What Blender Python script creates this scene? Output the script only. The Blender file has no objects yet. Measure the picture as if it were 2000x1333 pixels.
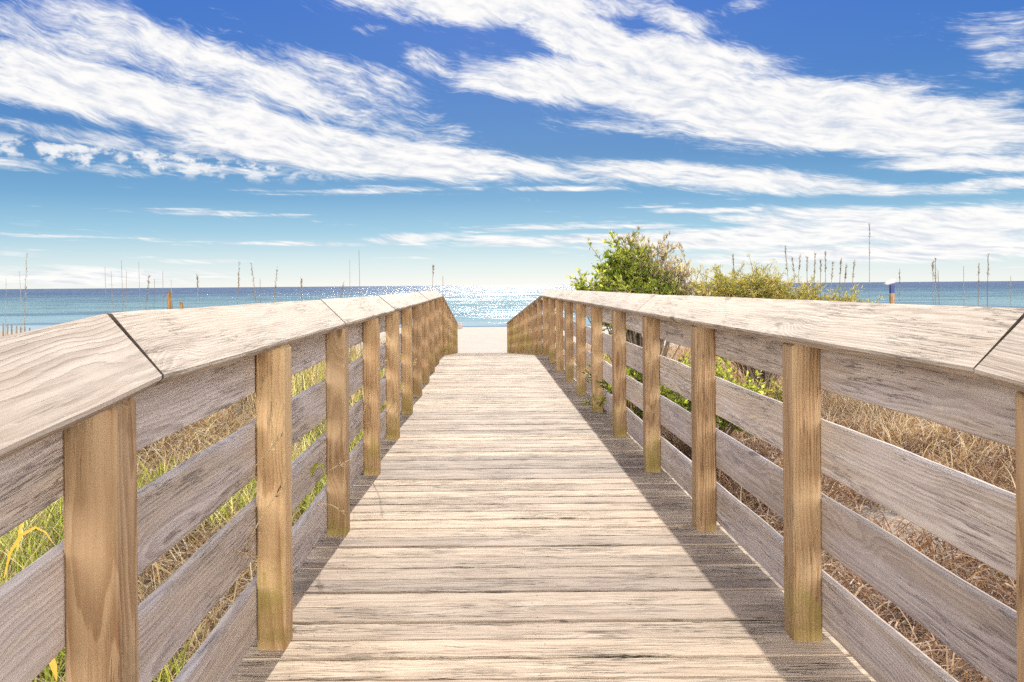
import bpy, math, random
import numpy as np
from mathutils import Vector, Matrix, noise as mnoise
R = math.radians
random.seed(7)
rng = np.random.default_rng(11)
S = bpy.context.scene
C = S.collection

# ------------------------------------------------------------------ camera
F = 1556.0                     # focal length in pixels of the 2000 px wide photograph
PX, PY, ROLL = 940.0, 557.5, 0.008
cam = bpy.data.cameras.new("camera")
camo = bpy.data.objects.new("camera", cam)
C.objects.link(camo)
cam.sensor_width = 36.0
cam.lens = 36.0 * F / 2000.0
cam.shift_x = (1000 - PX) / 2000.0
cam.shift_y = -(666.5 - PY) / 2000.0
cam.clip_start = 0.05
cam.clip_end = 60000
EYE = 1.25
camo.matrix_world = Matrix.Translation((0, 0, EYE)) @ Matrix.Rotation(math.pi / 2, 4, 'X') @ Matrix.Rotation(-ROLL, 4, 'Z')
S.camera = camo

def at(px, py, Y):
    """a point at depth Y whose picture falls on photograph pixel (px, py)"""
    dx, dy = px - PX, py - PY
    return Vector(((dx - ROLL * dy) / F * Y, Y, EYE - (dy + ROLL * dx) / F * Y))

# ------------------------------------------------------------------ sun, view
SUN_EL, SUN_AZ = 28.0, 3.2
EXPO = 1.25
S.view_settings.view_transform = 'Standard'
S.view_settings.look = 'None'
S.view_settings.exposure = EXPO
S.view_settings.gamma = 1.0
sl = bpy.data.lights.new("sun", 'SUN')
sl.energy = 3.0
sl.angle = R(0.53)
sl.color = (1.0, 0.94, 0.84)
so = bpy.data.objects.new("sun", sl)
C.objects.link(so)
sd = Vector((math.sin(R(SUN_AZ)) * math.cos(R(SUN_EL)), math.cos(R(SUN_AZ)) * math.cos(R(SUN_EL)), math.sin(R(SUN_EL))))
so.rotation_euler = sd.to_track_quat('Z', 'Y').to_euler()
so.location = (0, 0, 30)

# ------------------------------------------------------------------ node helpers
class NT:
    def __init__(s, tree):
        s.t = tree; s.n = tree.nodes; s.l = tree.links
    def link(s, a, b):
        s.l.new(a, b)
    def _in(s, sock, v):
        if v is None: return
        if hasattr(v, 'is_output') or isinstance(v, bpy.types.NodeSocket): s.l.new(v, sock)
        else:
            if isinstance(v, (tuple, list)) and len(v) == 3 and sock.type == 'RGBA': v = (*v, 1)
            sock.default_value = v
    def m(s, op, a, b=None, c=None, clamp=False):
        n = s.n.new('ShaderNodeMath'); n.operation = op; n.use_clamp = clamp
        s._in(n.inputs[0], a); s._in(n.inputs[1], b); s._in(n.inputs[2], c)
        return n.outputs[0]
    def v(s, op, a, b=None, out=0):
        n = s.n.new('ShaderNodeVectorMath'); n.operation = op
        s._in(n.inputs[0], a); s._in(n.inputs[1], b)
        return n.outputs[out]
    def sep(s, a):
        n = s.n.new('ShaderNodeSeparateXYZ'); s._in(n.inputs[0], a); return n.outputs
    def comb(s, x, y, z=0.0):
        n = s.n.new('ShaderNodeCombineXYZ'); s._in(n.inputs[0], x); s._in(n.inputs[1], y); s._in(n.inputs[2], z); return n.outputs[0]
    def noise(s, vec, scale=1.0, detail=4.0, rough=0.5, dist=0.0, col=False):
        n = s.n.new('ShaderNodeTexNoise'); s._in(n.inputs['Vector'], vec)
        n.inputs['Scale'].default_value = scale; n.inputs['Detail'].default_value = detail
        n.inputs['Roughness'].default_value = rough; n.inputs['Distortion'].default_value = dist
        return n.outputs['Color' if col else 'Fac']
    def vor(s, vec, scale=1.0):
        n = s.n.new('ShaderNodeTexVoronoi'); s._in(n.inputs['Vector'], vec); n.inputs['Scale'].default_value = scale
        return n.outputs['Distance'], n.outputs['Color']
    def mr(s, v, a, b, c=0.0, d=1.0, smooth=True):
        n = s.n.new('ShaderNodeMapRange'); n.interpolation_type = 'SMOOTHSTEP' if smooth else 'LINEAR'
        s._in(n.inputs[0], v); n.inputs[1].default_value = a; n.inputs[2].default_value = b
        s._in(n.inputs[3], c); s._in(n.inputs[4], d)
        return n.outputs[0]
    def mix(s, f, a, b, mode='MIX'):
        n = s.n.new('ShaderNodeMix'); n.data_type = 'RGBA'; n.blend_type = mode
        s._in(n.inputs[0], f); s._in(n.inputs[6], a); s._in(n.inputs[7], b)
        return n.outputs[2]
    def ramp(s, f, stops):
        n = s.n.new('ShaderNodeValToRGB'); s._in(n.inputs[0], f)
        e = n.color_ramp.elements
        while len(e) > len(stops): e.remove(e[-1])
        while len(e) < len(stops): e.new(0.5)
        for k, (p, c) in enumerate(stops):
            e[k].position = p; e[k].color = (*c[:3], 1)
        return n.outputs[0]
    def attr(s, name, out='Vector'):
        n = s.n.new('ShaderNodeAttribute'); n.attribute_name = name; return n.outputs[out]
    def mapping(s, vec, loc=(0, 0, 0), rot=(0, 0, 0), scale=(1, 1, 1), kind='POINT'):
        n = s.n.new('ShaderNodeMapping'); n.vector_type = kind; s._in(n.inputs[0], vec)
        n.inputs[1].default_value = loc; n.inputs[2].default_value = rot; n.inputs[3].default_value = scale
        return n.outputs[0]
    def bump(s, h, strength, dist, normal=None):
        n = s.n.new('ShaderNodeBump'); n.inputs['Strength'].default_value = strength; n.inputs['Distance'].default_value = dist
        s._in(n.inputs['Height'], h); s._in(n.inputs['Normal'], normal); return n.outputs[0]

def srgb(r, g, b):
    f = lambda c: (c / 255 / 12.92) if c / 255 <= 0.04045 else ((c / 255 + 0.055) / 1.055) ** 2.4
    return (f(r), f(g), f(b))

# ------------------------------------------------------------------ world: daylight sky with cirrus banks
W = bpy.data.worlds.new("World")
S.world = W
W.use_nodes = True
W.node_tree.nodes.clear()
w = NT(W.node_tree)
out = w.n.new('ShaderNodeOutputWorld'); bg = w.n.new('ShaderNodeBackground')
w.link(bg.outputs[0], out.inputs[0])
SKY_STR = 0.1
bg.inputs[1].default_value = SKY_STR
sky = w.n.new('ShaderNodeTexSky'); sky.sky_type = 'NISHITA'; sky.sun_disc = False
sky.sun_elevation = R(SUN_EL); sky.sun_rotation = R(SUN_AZ)
sky.altitude = 0; sky.air_density = 1.0; sky.dust_density = 0.3; sky.ozone_density = 3.0
tc = w.n.new('ShaderNodeTexCoord')
D = w.v('NORMALIZE', tc.outputs['Generated'])
dx, dy, dz = w.sep(D)
az = w.m('ARCTAN2', dx, dy)
el = w.m('ARCSINE', dz)
P = w.comb(az, el, 0.0)
K = 1.0 / (2 ** EXPO) / SKY_STR           # display value -> radiance before exposure and strength
grad = w.ramp(w.m('MULTIPLY', el, 1.5), [
    (0.0, srgb(236, 240, 238)), (0.045, srgb(205, 226, 232)), (0.10, srgb(150, 196, 221)), (0.16, srgb(108, 164, 206)),
    (0.24, srgb(80, 136, 192)), (0.36, srgb(64, 120, 194)), (0.50, srgb(54, 110, 198)), (1.0, srgb(52, 104, 196))])
gradk = w.v('SCALE', grad); gradk.node.inputs['Scale'].default_value = K
base = w.mix(0.96, sky.outputs[0], gradk)

def sky_px(px, py):
    p = at(px, py, 1.0) - Vector((0, 0, EYE))
    p.normalize()
    return math.atan2(p.x, p.y), math.asin(p.z)
# soft patches of cloud cover: centre, half length, half height (in the photo's own pixels, turned into angles), slope, weight
CL = [
 (300,205,470,60,10,1.25),(560,255,300,38,10,1.15),(480,150,430,60,15,.84),(130,75,300,55,12,.62),(640,150,200,48,12,.75),
 (90,180,240,40,6,.95),
 (60,322,300,12,2,.5),(430,332,170,10,3,.7),(120,262,260,22,5,.5),
 (740,312,430,38,4,1.25),(900,330,220,28,3,.9),(470,285,200,24,3,.7),
 (1380,345,340,27,7,1.1),(1700,372,300,16,3,.75),(1930,362,150,16,0,.8),
 (960,8,330,42,3,1.15),(1130,62,170,52,22,1.15),(1330,40,110,28,15,.75),(1450,12,110,22,-8,.6),
 (1130,165,290,50,8,1.2),(1340,130,230,62,14,1.15),(1520,215,420,72,10,1.4),(1740,262,300,50,8,1.25),(1900,318,190,22,5,1.0),
 (1240,250,160,16,8,.6),(840,118,70,26,20,.8),
 (1090,369,120,7,1,.9),(1400,411,140,8,1,.85),(1640,425,260,26,2,1.0),(1850,440,330,44,0,1.3),(1500,462,420,26,-1,1.15),
 (1150,468,300,13,-2,.95),(1780,492,360,22,0,1.1),(800,466,120,12,-2,.8),(530,476,120,6,0,.8),(950,467,80,8,0,.8),(400,511,90,6,0,.75),
 (150,540,330,24,0,.8),(1600,505,380,18,0,.8),
 (1930,200,130,22,-5,.62),(1980,90,80,80,20,.5),(1560,60,60,12,0,.2),(720,60,40,14,0,.3),
]
cover = None
for (cx, cy, hl, hh, ang, wt) in CL:
    a, e = sky_px(cx, cy)
    k = math.cos(a)
    mp = w.mapping(P, (a, e, 0), (0, 0, -R(ang)), (hl / F * k, hh / F * k, 1), 'TEXTURE')
    ln = w.v('LENGTH', mp, out='Value')
    c = w.mr(ln, 1.45, 0.25, 0.0, wt)
    cover = c if cover is None else w.m('MAXIMUM', cover, c)
# elsewhere round the sky: unseen cloud, densest behind to carry the added fill light
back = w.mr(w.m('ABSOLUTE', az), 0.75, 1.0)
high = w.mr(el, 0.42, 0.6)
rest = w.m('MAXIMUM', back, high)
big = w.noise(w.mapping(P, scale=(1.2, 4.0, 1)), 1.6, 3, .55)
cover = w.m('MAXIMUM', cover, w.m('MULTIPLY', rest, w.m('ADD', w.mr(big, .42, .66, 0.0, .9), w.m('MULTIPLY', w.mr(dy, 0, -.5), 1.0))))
lowb = w.m('MULTIPLY', w.mr(el, .015, .04), w.mr(el, .17, .10))
lown = w.noise(w.comb(w.m('MULTIPLY', az, 2.6), w.m('MULTIPLY', el, 62.0), 2.0), 1.0, 4, .6)
cover = w.m('MAXIMUM', cover, w.m('MULTIPLY', lowb, w.mr(lown, .50, .72, 0, .85)))
# streaky detail
lel = w.m('LOGARITHM', w.m('ADD', el, 0.10), math.e)
Q = w.comb(w.m('MULTIPLY', az, 3.0), lel, 0.0)
Qr = w.mapping(Q, rot=(0, 0, R(14)))
warp = w.noise(Qr, 2.2, 3, .5, col=True)
Qw = w.v('ADD', Qr, w.v('SCALE', w.v('SUBTRACT', warp, (.5, .5, .5)))); Qw.node.inputs[1].default_value = (0,0,0)
sc = [n for n in w.n if n.type == 'VECT_MATH' and n.operation == 'SCALE'][-1]; sc.inputs['Scale'].default_value = 0.20
w.link(sc.outputs[0], Qw.node.inputs[1])
n1 = w.noise(w.mapping(Qw, scale=(1.3, 7.0, 1)), 2.4, 9, .62)
n2 = w.noise(w.mapping(Qw, scale=(2.0, 7.0, 1)), 5.0, 7, .62)
n3 = w.noise(w.mapping(Qw, scale=(2.0, 34.0, 1)), 3.0, 5, .6)
det = w.m('ADD', w.m('ADD', w.m('MULTIPLY', n1, .52), w.m('MULTIPLY', n2, .28)), w.m('MULTIPLY', n3, .20))
n4 = w.noise(w.mapping(Qw, scale=(5.0, 30.0, 1)), 6.0, 6, .65)
wisp = w.noise(w.mapping(Qw, scale=(.8, 2.6, 1), rot=(0, 0, .2)), 3.2, 4, .55)
dens = w.m('ADD', w.m('MULTIPLY', cover, 1.32), w.m('MULTIPLY', w.m('SUBTRACT', det, .49), 2.7))
dens = w.m('ADD', dens, w.m('MULTIPLY', w.m('SUBTRACT', n4, .5), .9))
dens = w.m('ADD', dens, w.m('MULTIPLY', w.m('SUBTRACT', wisp, .5), 1.8))
alpha = w.mr(dens, 0.30, 1.35)
ra, re_ = sky_px(270, 313)
rm = w.v('LENGTH', w.mapping(P, (ra, re_, 0), (0, 0, -R(3)), (370 / F, 27 / F, 1), 'TEXTURE'), out='Value')
lump = w.noise(w.comb(w.m('MULTIPLY', az, 42.0), w.m('MULTIPLY', el, 75.0), 0.0), 1.0, 4, .6)
lump = w.m('MULTIPLY', w.mr(lump, .44, .60), w.mr(rm, 1.2, .45))
alpha = w.m('MAXIMUM', alpha, w.m('MULTIPLY', lump, .9))
shade = w.mr(w.m('ADD', w.m('MULTIPLY', n2, .6), w.m('MULTIPLY', n1, .4)), .33, .58)
ccol = w.mix(shade, srgb(205, 212, 226), srgb(253, 251, 248))
gl = w.v('DOT_PRODUCT', D, tuple(sd), out='Value')
bright = w.m('MULTIPLY', w.m('ADD', 1.06, w.m('MULTIPLY', w.m('MULTIPLY', w.mr(dy, -.05, -.55), w.mr(el, 1.0, .45)), 5.6)), K)      # unseen low clouds behind the camera brightened, added as fill for shaded wood
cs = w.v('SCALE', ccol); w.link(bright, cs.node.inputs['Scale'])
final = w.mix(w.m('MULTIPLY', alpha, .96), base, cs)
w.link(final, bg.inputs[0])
W.cycles.sampling_method = 'MANUAL'
W.cycles.sample_map_resolution = 1024

# ------------------------------------------------------------------ object helpers
def tag(o, label, cat, group=None, kind=None):
    if label: o["label"] = label
    if cat: o["category"] = cat
    if group: o["group"] = group
    if kind: o["kind"] = kind
    return o
def empty(name, loc, label, cat, group=None):
    o = bpy.data.objects.new(name, None); C.objects.link(o); o.location = loc
    o.empty_display_size = 0.2
    return tag(o, label, cat, group)
def mesh_obj(name, verts, faces, mat, parent=None, loc=None, attrs=None, smooth=False):
    verts = np.asarray(verts, dtype=np.float32)
    off = np.array(loc if loc is not None else (parent.location if parent else (0, 0, 0)), dtype=np.float32)
    me = bpy.data.meshes.new(name)
    if isinstance(faces, np.ndarray):
        nv, nf, k = len(verts), len(faces), faces.shape[1]
        me.vertices.add(nv); me.vertices.foreach_set('co', (verts - off).ravel())
        me.loops.add(nf * k); me.loops.foreach_set('vertex_index', faces.astype(np.int32).ravel())
        me.polygons.add(nf); me.polygons.foreach_set('loop_start', np.arange(0, nf * k, k, dtype=np.int32))
        me.update(calc_edges=True); me.validate()
    else:
        me.from_pydata((verts - off).tolist(), [], faces); me.update()
    for an, (ty, data) in (attrs or {}).items():
        a = me.attributes.new(an, ty, 'POINT')
        a.data.foreach_set('vector' if ty == 'FLOAT_VECTOR' else 'value', np.asarray(data, dtype=np.float32).ravel())
    me.materials.append(mat)
    if smooth:
        me.polygons.foreach_set('use_smooth', [True] * len(me.polygons))
    o = bpy.data.objects.new(name, me); C.objects.link(o)
    if parent: o.parent = parent
    else: o.location = off
    return o

class Wood:
    """collects boards; every vertex carries gc (grain coordinates, x along the grain) and tone"""
    def __init__(s): s.v = []; s.f = []; s.g = []; s.t = []
    def board(s, p0, p1, wdir, w_, t_, step=0.12, wob=0.002, ch=0.004, tone=None, sag=0.0, ends=(None, None), wdir2=None, wobf=2.0):
        """p0,p1: centre of the TOP face's line ends; wdir: width direction; thickness goes below the top face"""
        p0, p1 = Vector(p0), Vector(p1)
        a = (p1 - p0); L = a.length; a.normalize()
        wd = Vector(wdir); wd = (wd - a * wd.dot(a)).normalized()
        nd = a.cross(wd).normalized()
        n = max(2, int(L / step) + 1)
        ro = Vector((random.uniform(0, 40), random.uniform(-.6, .6) * w_, random.uniform(.02, .09) * random.choice((-1, 1))))
        sd_ = random.uniform(0, 500)
        if tone is None: tone = random.random()
        b0 = len(s.v)
        h = w_ / 2
        prof = [(-h + ch, 0), (h - ch, 0), (h, -ch), (h, -t_ + ch), (h - ch, -t_), (-h + ch, -t_), (-h, -t_ + ch), (-h, -ch)]
        wd0 = wd; wd1 = wd
        if wdir2 is not None:
            wd1 = Vector(wdir2); wd1 = (wd1 - a * wd1.dot(a)).normalized()
        for i in range(n):
            x = L * i / (n - 1)
            if wdir2 is not None:
                wd = wd0.lerp(wd1, i / (n - 1)).normalized(); nd = a.cross(wd).normalized()
            wy = mnoise.noise(Vector((x * wobf, sd_, 0))) * wob * 2
            we = mnoise.noise(Vector((x * wobf * 2.3, sd_, 9))) * wob * 2
            wf = mnoise.noise(Vector((x * wobf * 2.1, sd_, 19))) * wob * 2
            for (yy, zz) in prof:
                yo = yy + wy + (we if yy > 0 else wf)
                xx = x
                if i == 0 and ends[0] is not None: xx += ends[0] * (yy) 
                if i == n - 1 and ends[1] is not None: xx += ends[1] * (yy)
                p = p0 + a * xx + wd * yo + nd * (zz + we * .5)
                s.v.append(tuple(p)); s.g.append((x + ro.x, yy + ro.y, zz + ro.z)); s.t.append(tone)
        for i in range(n - 1):
            q = b0 + i * 8
            for k in range(8):
                k2 = (k + 1) % 8
                s.f.append((q + k, q + k2, q + 8 + k2, q + 8 + k))
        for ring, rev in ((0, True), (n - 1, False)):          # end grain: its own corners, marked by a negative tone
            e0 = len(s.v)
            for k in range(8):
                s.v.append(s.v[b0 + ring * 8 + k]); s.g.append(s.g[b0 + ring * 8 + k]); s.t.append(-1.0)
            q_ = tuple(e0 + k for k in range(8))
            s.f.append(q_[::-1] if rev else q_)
        return s
    def post(s, x, y, z0, zt, w_, d_, slope, rz=0.0, tone=None, ch=0.006):
        """square post, foot z0; the top is cut on the slant: height zt at x side -slope.. grain runs up"""
        n = 12
        if tone is None: tone = random.random()
        ro = Vector((random.uniform(0, 40), random.uniform(-.4, .4) * w_, random.uniform(.02, .06) * random.choice((-1, 1))))
        b0 = len(s.v); hx, hy = w_ / 2, d_ / 2
        prof = [(-hx + ch, -hy), (hx - ch, -hy), (hx, -hy + ch), (hx, hy - ch), (hx - ch, hy), (-hx + ch, hy), (-hx, hy - ch), (-hx, -hy + ch)]
        c_, s_ = math.cos(rz), math.sin(rz)
        lx, ly = random.uniform(-.002, .002), random.uniform(-.004, .004)
        for i in range(n):
            for (xx, yy) in prof:
                ztop = zt + slope * xx
                z = z0 + (ztop - z0) * i / (n - 1)
                px = x + xx * c_ - yy * s_ + lx * (z - z0); py = y + xx * s_ + yy * c_ + ly * (z - z0)
                s.v.append((px, py, z)); s.g.append((z + ro.x, xx + ro.y, yy + ro.z)); s.t.append(tone)
        for i in range(n - 1):
            q = b0 + i * 8
            for k in range(8):
                k2 = (k + 1) % 8
                s.f.append((q + k, q + k2, q + 8 + k2, q + 8 + k))
        s.f.append(tuple(b0 + k for k in reversed(range(8))))
        s.f.append(tuple(b0 + (n - 1) * 8 + k for k in range(8)))
        return s
    def build(s, name, mat, parent=None, loc=None):
        o = mesh_obj(name, s.v, s.f, mat, parent, loc, {'gc': ('FLOAT_VECTOR', s.g), 'tone': ('FLOAT', s.t)})
        bm_fix(o); return o
import bmesh
def bm_fix(o):
    bm = bmesh.new(); bm.from_mesh(o.data); bm.normal_update(); bmesh.ops.recalc_face_normals(bm, faces=bm.faces); bm.to_mesh(o.data); bm.free()

# ------------------------------------------------------------------ materials
def new_mat(name):
    m = bpy.data.materials.new(name); m.use_nodes = True
    t = NT(m.node_tree); p = t.n['Principled BSDF']
    return m, t, p

def wood_mat(name, light, dark, tint, ring=95.0, contrast=.6, crack=.6, rough=.8, algae=None, bump=.5, streak=.45, grey=None, knots=1.0, wander=1.0, tones=(.80, 1.14), spots=0.0, splits=0.0):
    m, t, p = new_mat(name)
    g = t.attr('gc'); tone = t.attr('tone', 'Fac')
    gx, gy, gz = t.sep(g)
    # knots: sparse cells stretched along the grain
    kv = t.comb(t.m('MULTIPLY', gx, 2.1), t.m('MULTIPLY', gy, 7.0), t.m('MULTIPLY', gz, 3.0))
    kd, kc = t.vor(kv, 1.0)
    kr = t.sep(kc)[0]
    gate = t.m('GREATER_THAN', kr, 1.0 - .36 * knots)
    kin = t.m('MULTIPLY', gate, t.mr(kd, .50, .0))
    kdot = t.m('MULTIPLY', gate, t.mr(kd, .13, .07))
    # rings about a wandering pith
    lw = t.noise(t.comb(t.m('MULTIPLY', gx, 1.1), 0.0, tone), 1.0, 2, .5, col=True)
    lwx, lwy, _ = t.sep(lw)
    y2 = t.m('ADD', gy, t.m('MULTIPLY', t.m('SUBTRACT', lwx, .5), .11 * wander))
    z2 = t.m('ADD', gz, t.m('MULTIPLY', t.m('SUBTRACT', lwy, .5), .16 * wander))
    rr = t.m('SQRT', t.m('ADD', t.m('MULTIPLY', y2, y2), t.m('MULTIPLY', z2, z2)))
    wb = t.noise(t.comb(t.m('MULTIPLY', gx, 5.0), t.m('MULTIPLY', gy, 26.0), t.m('MULTIPLY', gz, 26.0)), 1.0, 4, .55)
    rad = t.m('ADD', t.m('ADD', rr, t.m('MULTIPLY', wb, .016)), t.m('MULTIPLY', kin, .045))
    ph = t.m('MULTIPLY', rad, ring)
    fr = t.m('FRACT', ph)
    rings = t.m('MULTIPLY', t.mr(fr, .05, .85), t.mr(fr, 1.0, .86))       # slow rise, sharp fall: late wood
    fib = t.noise(t.comb(t.m('MULTIPLY', gx, 6.0), t.m('MULTIPLY', gy, 260.0), t.m('MULTIPLY', gz, 260.0)), 1.0, 3, .6)
    med = t.noise(t.comb(t.m('MULTIPLY', gx, 2.2), t.m('MULTIPLY', gy, 45.0), t.m('MULTIPLY', gz, 45.0)), 1.0, 4, .6)
    patch = t.noise(t.comb(t.m('MULTIPLY', gx, 1.6), t.m('MULTIPLY', gy, 7.0), t.m('MULTIPLY', gz, 7.0)), 1.0, 4, .6)
    f = t.m('ADD', t.m('MULTIPLY', rings, contrast), t.m('MULTIPLY', t.mr(med, .35, .7), streak))
    f = t.m('ADD', f, t.m('MULTIPLY', t.m('SUBTRACT', fib, .5), .55))
    f = t.m('MULTIPLY', f, 1.0, clamp=True)
    col = t.mix(f, light, dark)
    col = t.mix(t.m('MULTIPLY', t.mr(patch, .42, .68), .65), col, tint)
    if grey: 
        pg = t.noise(t.comb(t.m('MULTIPLY', gx, .9), t.m('MULTIPLY', gy, 9.0), tone), 1.0, 3, .5)
        col = t.mix(t.mr(pg, .40, .62), col, t.mix(f, grey, tuple(c * .62 for c in grey)))
    # board to board tone
    if spots:
        sp = t.noise(t.comb(t.m('MULTIPLY', gx, 5.0), t.m('MULTIPLY', gy, 16.0), t.m('ADD', gz, tone)), 1.0, 5, .65)
        col = t.mix(t.m('MULTIPLY', t.mr(sp, .52, .70), spots), col, tuple(c * .8 for c in dark))
        sp2 = t.noise(t.comb(t.m('MULTIPLY', gx, 2.0), t.m('MULTIPLY', gy, 9.0), t.m('ADD', gz, 4.0)), 1.0, 4, .6)
        col = t.mix(t.m('MULTIPLY', t.mr(sp2, .5, .66), spots * .8), col, tuple(min(1, c * 1.12) for c in light))
    tn = t.mr(tone, 0, 1, tones[0], tones[1], smooth=False)
    col = t.v('MULTIPLY', col, t.comb(tn, tn, t.m('MULTIPLY', tn, t.mr(tone, 0, 1, 1.03, .95, smooth=False))))
    col = t.mix(t.mr(tone, -.4, -.6), col, tuple(c * .30 for c in dark))      # weathered end grain, painted darker to stand for shade in the joint gaps
    # knots and cracks
    col = t.mix(t.m('MULTIPLY', kdot, .75), col, tuple(c * .38 for c in dark))
    cn = t.noise(t.comb(t.m('MULTIPLY', gx, 2.6), t.m('MULTIPLY', gy, 70.0), t.m('MULTIPLY', gz, 70.0)), 1.0, 5, .55, .4)
    cp = t.noise(t.comb(t.m('MULTIPLY', gx, 1.9), t.m('MULTIPLY', gy, 6.0), tone), 1.0, 2, .5)
    ck = t.m('MULTIPLY', t.mr(t.m('ABSOLUTE', t.m('SUBTRACT', cn, .5)), .022, .004), t.mr(cp, .47, .58))
    if splits:
        c2 = t.noise(t.comb(t.m('MULTIPLY', gx, 1.3), t.m('MULTIPLY', gy, 38.0), t.m('ADD', gz, 8.0)), 1.0, 3, .5, .2)
        c3 = t.noise(t.comb(t.m('MULTIPLY', gx, 2.4), t.m('MULTIPLY', gy, 5.0), t.m('ADD', tone, 7.0)), 1.0, 3, .55)
        k2 = t.m('MULTIPLY', t.mr(t.m('ABSOLUTE', t.m('SUBTRACT', c2, .5)), .020, .006), t.mr(c3, .46, .56))
        ck = t.m('MAXIMUM', ck, t.m('MULTIPLY', k2, splits))
    ck = t.m('MULTIPLY', ck, crack)
    col = t.mix(ck, col, tuple(c * .16 for c in dark))
    if algae:
        geo = t.n.new('ShaderNodeNewGeometry'); pz = t.sep(geo.outputs['Position'])[2]
        an = t.noise(geo.outputs['Position'], 6.0, 4, .6)
        hgt = t.m('ADD', t.mr(pz, .62, .02, smooth=False), t.m('MULTIPLY', t.m('SUBTRACT', an, .5), 2.6))
        col = t.mix(t.m('MULTIPLY', t.mr(hgt, .62, 1.3), .65), col, algae)
    t.link(col, p.inputs['Base Color'])
    p.inputs['Roughness'].default_value = rough
    p.inputs['Specular IOR Level'].default_value = .25
    h = t.m('SUBTRACT', t.m('ADD', t.m('MULTIPLY', rings, -.35), t.m('MULTIPLY', fib, .5)), t.m('MULTIPLY', ck, 2.2))
    h = t.m('ADD', h, t.m('MULTIPLY', med, -.5))
    t.link(t.bump(h, bump, .004), p.inputs['Normal'])
    return m

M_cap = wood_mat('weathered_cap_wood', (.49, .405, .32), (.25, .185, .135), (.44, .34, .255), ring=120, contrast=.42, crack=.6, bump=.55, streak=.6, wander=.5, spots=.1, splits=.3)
M_deck = wood_mat('deck_plank_wood', (.55, .44, .33), (.27, .19, .13), (.46, .345, .25), ring=80, contrast=.40, crack=1.0, bump=.7, streak=.6, tones=(.66, 1.14), spots=.4, splits=.6)
M_post = wood_mat('post_wood', (.47, .30, .155), (.25, .13, .055), (.46, .315, .17), ring=85, contrast=.62, crack=.55, bump=.45, streak=.4, algae=(.24, .19, .04), knots=1.8, wander=.7, tones=(.78, 1.12))
M_board = wood_mat('rail_board_wood', (.66, .575, .50), (.37, .29, .25), (.58, .48, .41), ring=95, contrast=.46, crack=.6, bump=.55, streak=.6, splits=.2, grey=(.60, .48, .37), wander=.6, knots=1.3)
M_dark = wood_mat('under_wood', (.25, .2, .15), (.12, .09, .06), (.2, .16, .12), crack=.3)
M_nail, t, p = new_mat('galvanised_nail'); p.inputs['Base Color'].default_value = (.33, .27, .23, 1); p.inputs['Metallic'].default_value = .2; p.inputs['Roughness'].default_value = .7

# sand
M_sand, t, p = new_mat('sand')
geo = t.n.new('ShaderNodeNewGeometry'); pos = geo.outputs['Position']
s1 = t.noise(pos, 1.3, 6, .6); s2 = t.noise(pos, 60, 3, .6); s3 = t.noise(pos, .15, 3, .5)
c = t.mix(t.mr(s1, .35, .65), (.36, .305, .245), (.29, .24, .19))
c = t.mix(t.m('MULTIPLY', t.mr(s2, .4, .75), .35), c, (.36, .30, .24))
px_, py_, pz_ = t.sep(pos)
wet = t.mr(pz_, -3.30, -3.46)
c = t.mix(wet, c, (.33, .29, .25))
t.link(c, p.inputs['Base Color']); p.inputs['Roughness'].default_value = .9; p.inputs['Specular IOR Level'].default_value = .2
t.link(t.bump(t.m('ADD', t.m('MULTIPLY', t.noise(pos, 3.0, 5, .6), 1.0), t.m('MULTIPLY', s2, .15)), .8, .06), p.inputs['Normal'])

# sea
M_sea = bpy.data.materials.new('sea_water'); M_sea.use_nodes = True
t = NT(M_sea.node_tree); t.n.clear()
mo = t.n.new('ShaderNodeOutputMaterial'); dif = t.n.new('ShaderNodeBsdfDiffuse'); glo = t.n.new('ShaderNodeBsdfGlossy'); mx = t.n.new('ShaderNodeMixShader')
geo = t.n.new('ShaderNodeNewGeometry'); pos = geo.outputs['Position']
px_, py_, pz_ = t.sep(pos)
ly = t.m('LOGARITHM', py_, 10.0)
bn = t.noise(t.comb(t.m('MULTIPLY', px_, .004), t.m('MULTIPLY', ly, 14.0), 0.0), 1.0, 3, .5)
ly2 = t.m('ADD', ly, t.m('MULTIPLY', t.m('SUBTRACT', bn, .5), .35))
wc = t.ramp(t.mr(ly2, 1.95, 3.15, 0, 1, smooth=False), [
    (0.0, (.27, .34, .36)), (.12, (.19, .27, .295)), (.32, (.155, .235, .25)), (.55, (.10, .16, .20)), (.72, (.075, .105, .17)), (1.0, (.08, .105, .165))])
wv = t.noise(t.comb(t.m('MULTIPLY', px_, .10), t.m('MULTIPLY', py_, .34), 0.0), 1.0, 6, .62)
wv2 = t.noise(t.comb(t.m('MULTIPLY', px_, .018), t.m('MULTIPLY', py_, .05), 3.0), 1.0, 5, .6)
wv3 = t.noise(t.comb(t.m('MULTIPLY', px_, 1.1), t.m('MULTIPLY', py_, 2.6), 7.0), 1.0, 4, .6)
wv4 = t.noise(t.comb(t.m('MULTIPLY', px_, .004), t.m('MULTIPLY', py_, .011), 5.0), 1.0, 6, .68)
wc = t.mix(t.m('MULTIPLY', t.mr(wv, .48, .66), .45), wc, (.22, .33, .36))
wc = t.mix(t.m('MULTIPLY', t.mr(wv4, .52, .64), .40), wc, (.14, .24, .27))
wc = t.mix(t.m('MULTIPLY', t.mr(wv2, .5, .62), .45), wc, (.025, .055, .12))
hh = t.m('ADD', t.m('ADD', t.m('MULTIPLY', wv, 1.0), t.m('ADD', t.m('MULTIPLY', wv2, 4.0), t.m('MULTIPLY', wv4, 9.0))), t.m('MULTIPLY', wv3, .12))
calm = t.mr(ly, 1.93, 2.35, .12, 1.0)
nb = t.bump(t.m('MULTIPLY', hh, calm), 1.0, 1.1)
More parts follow.
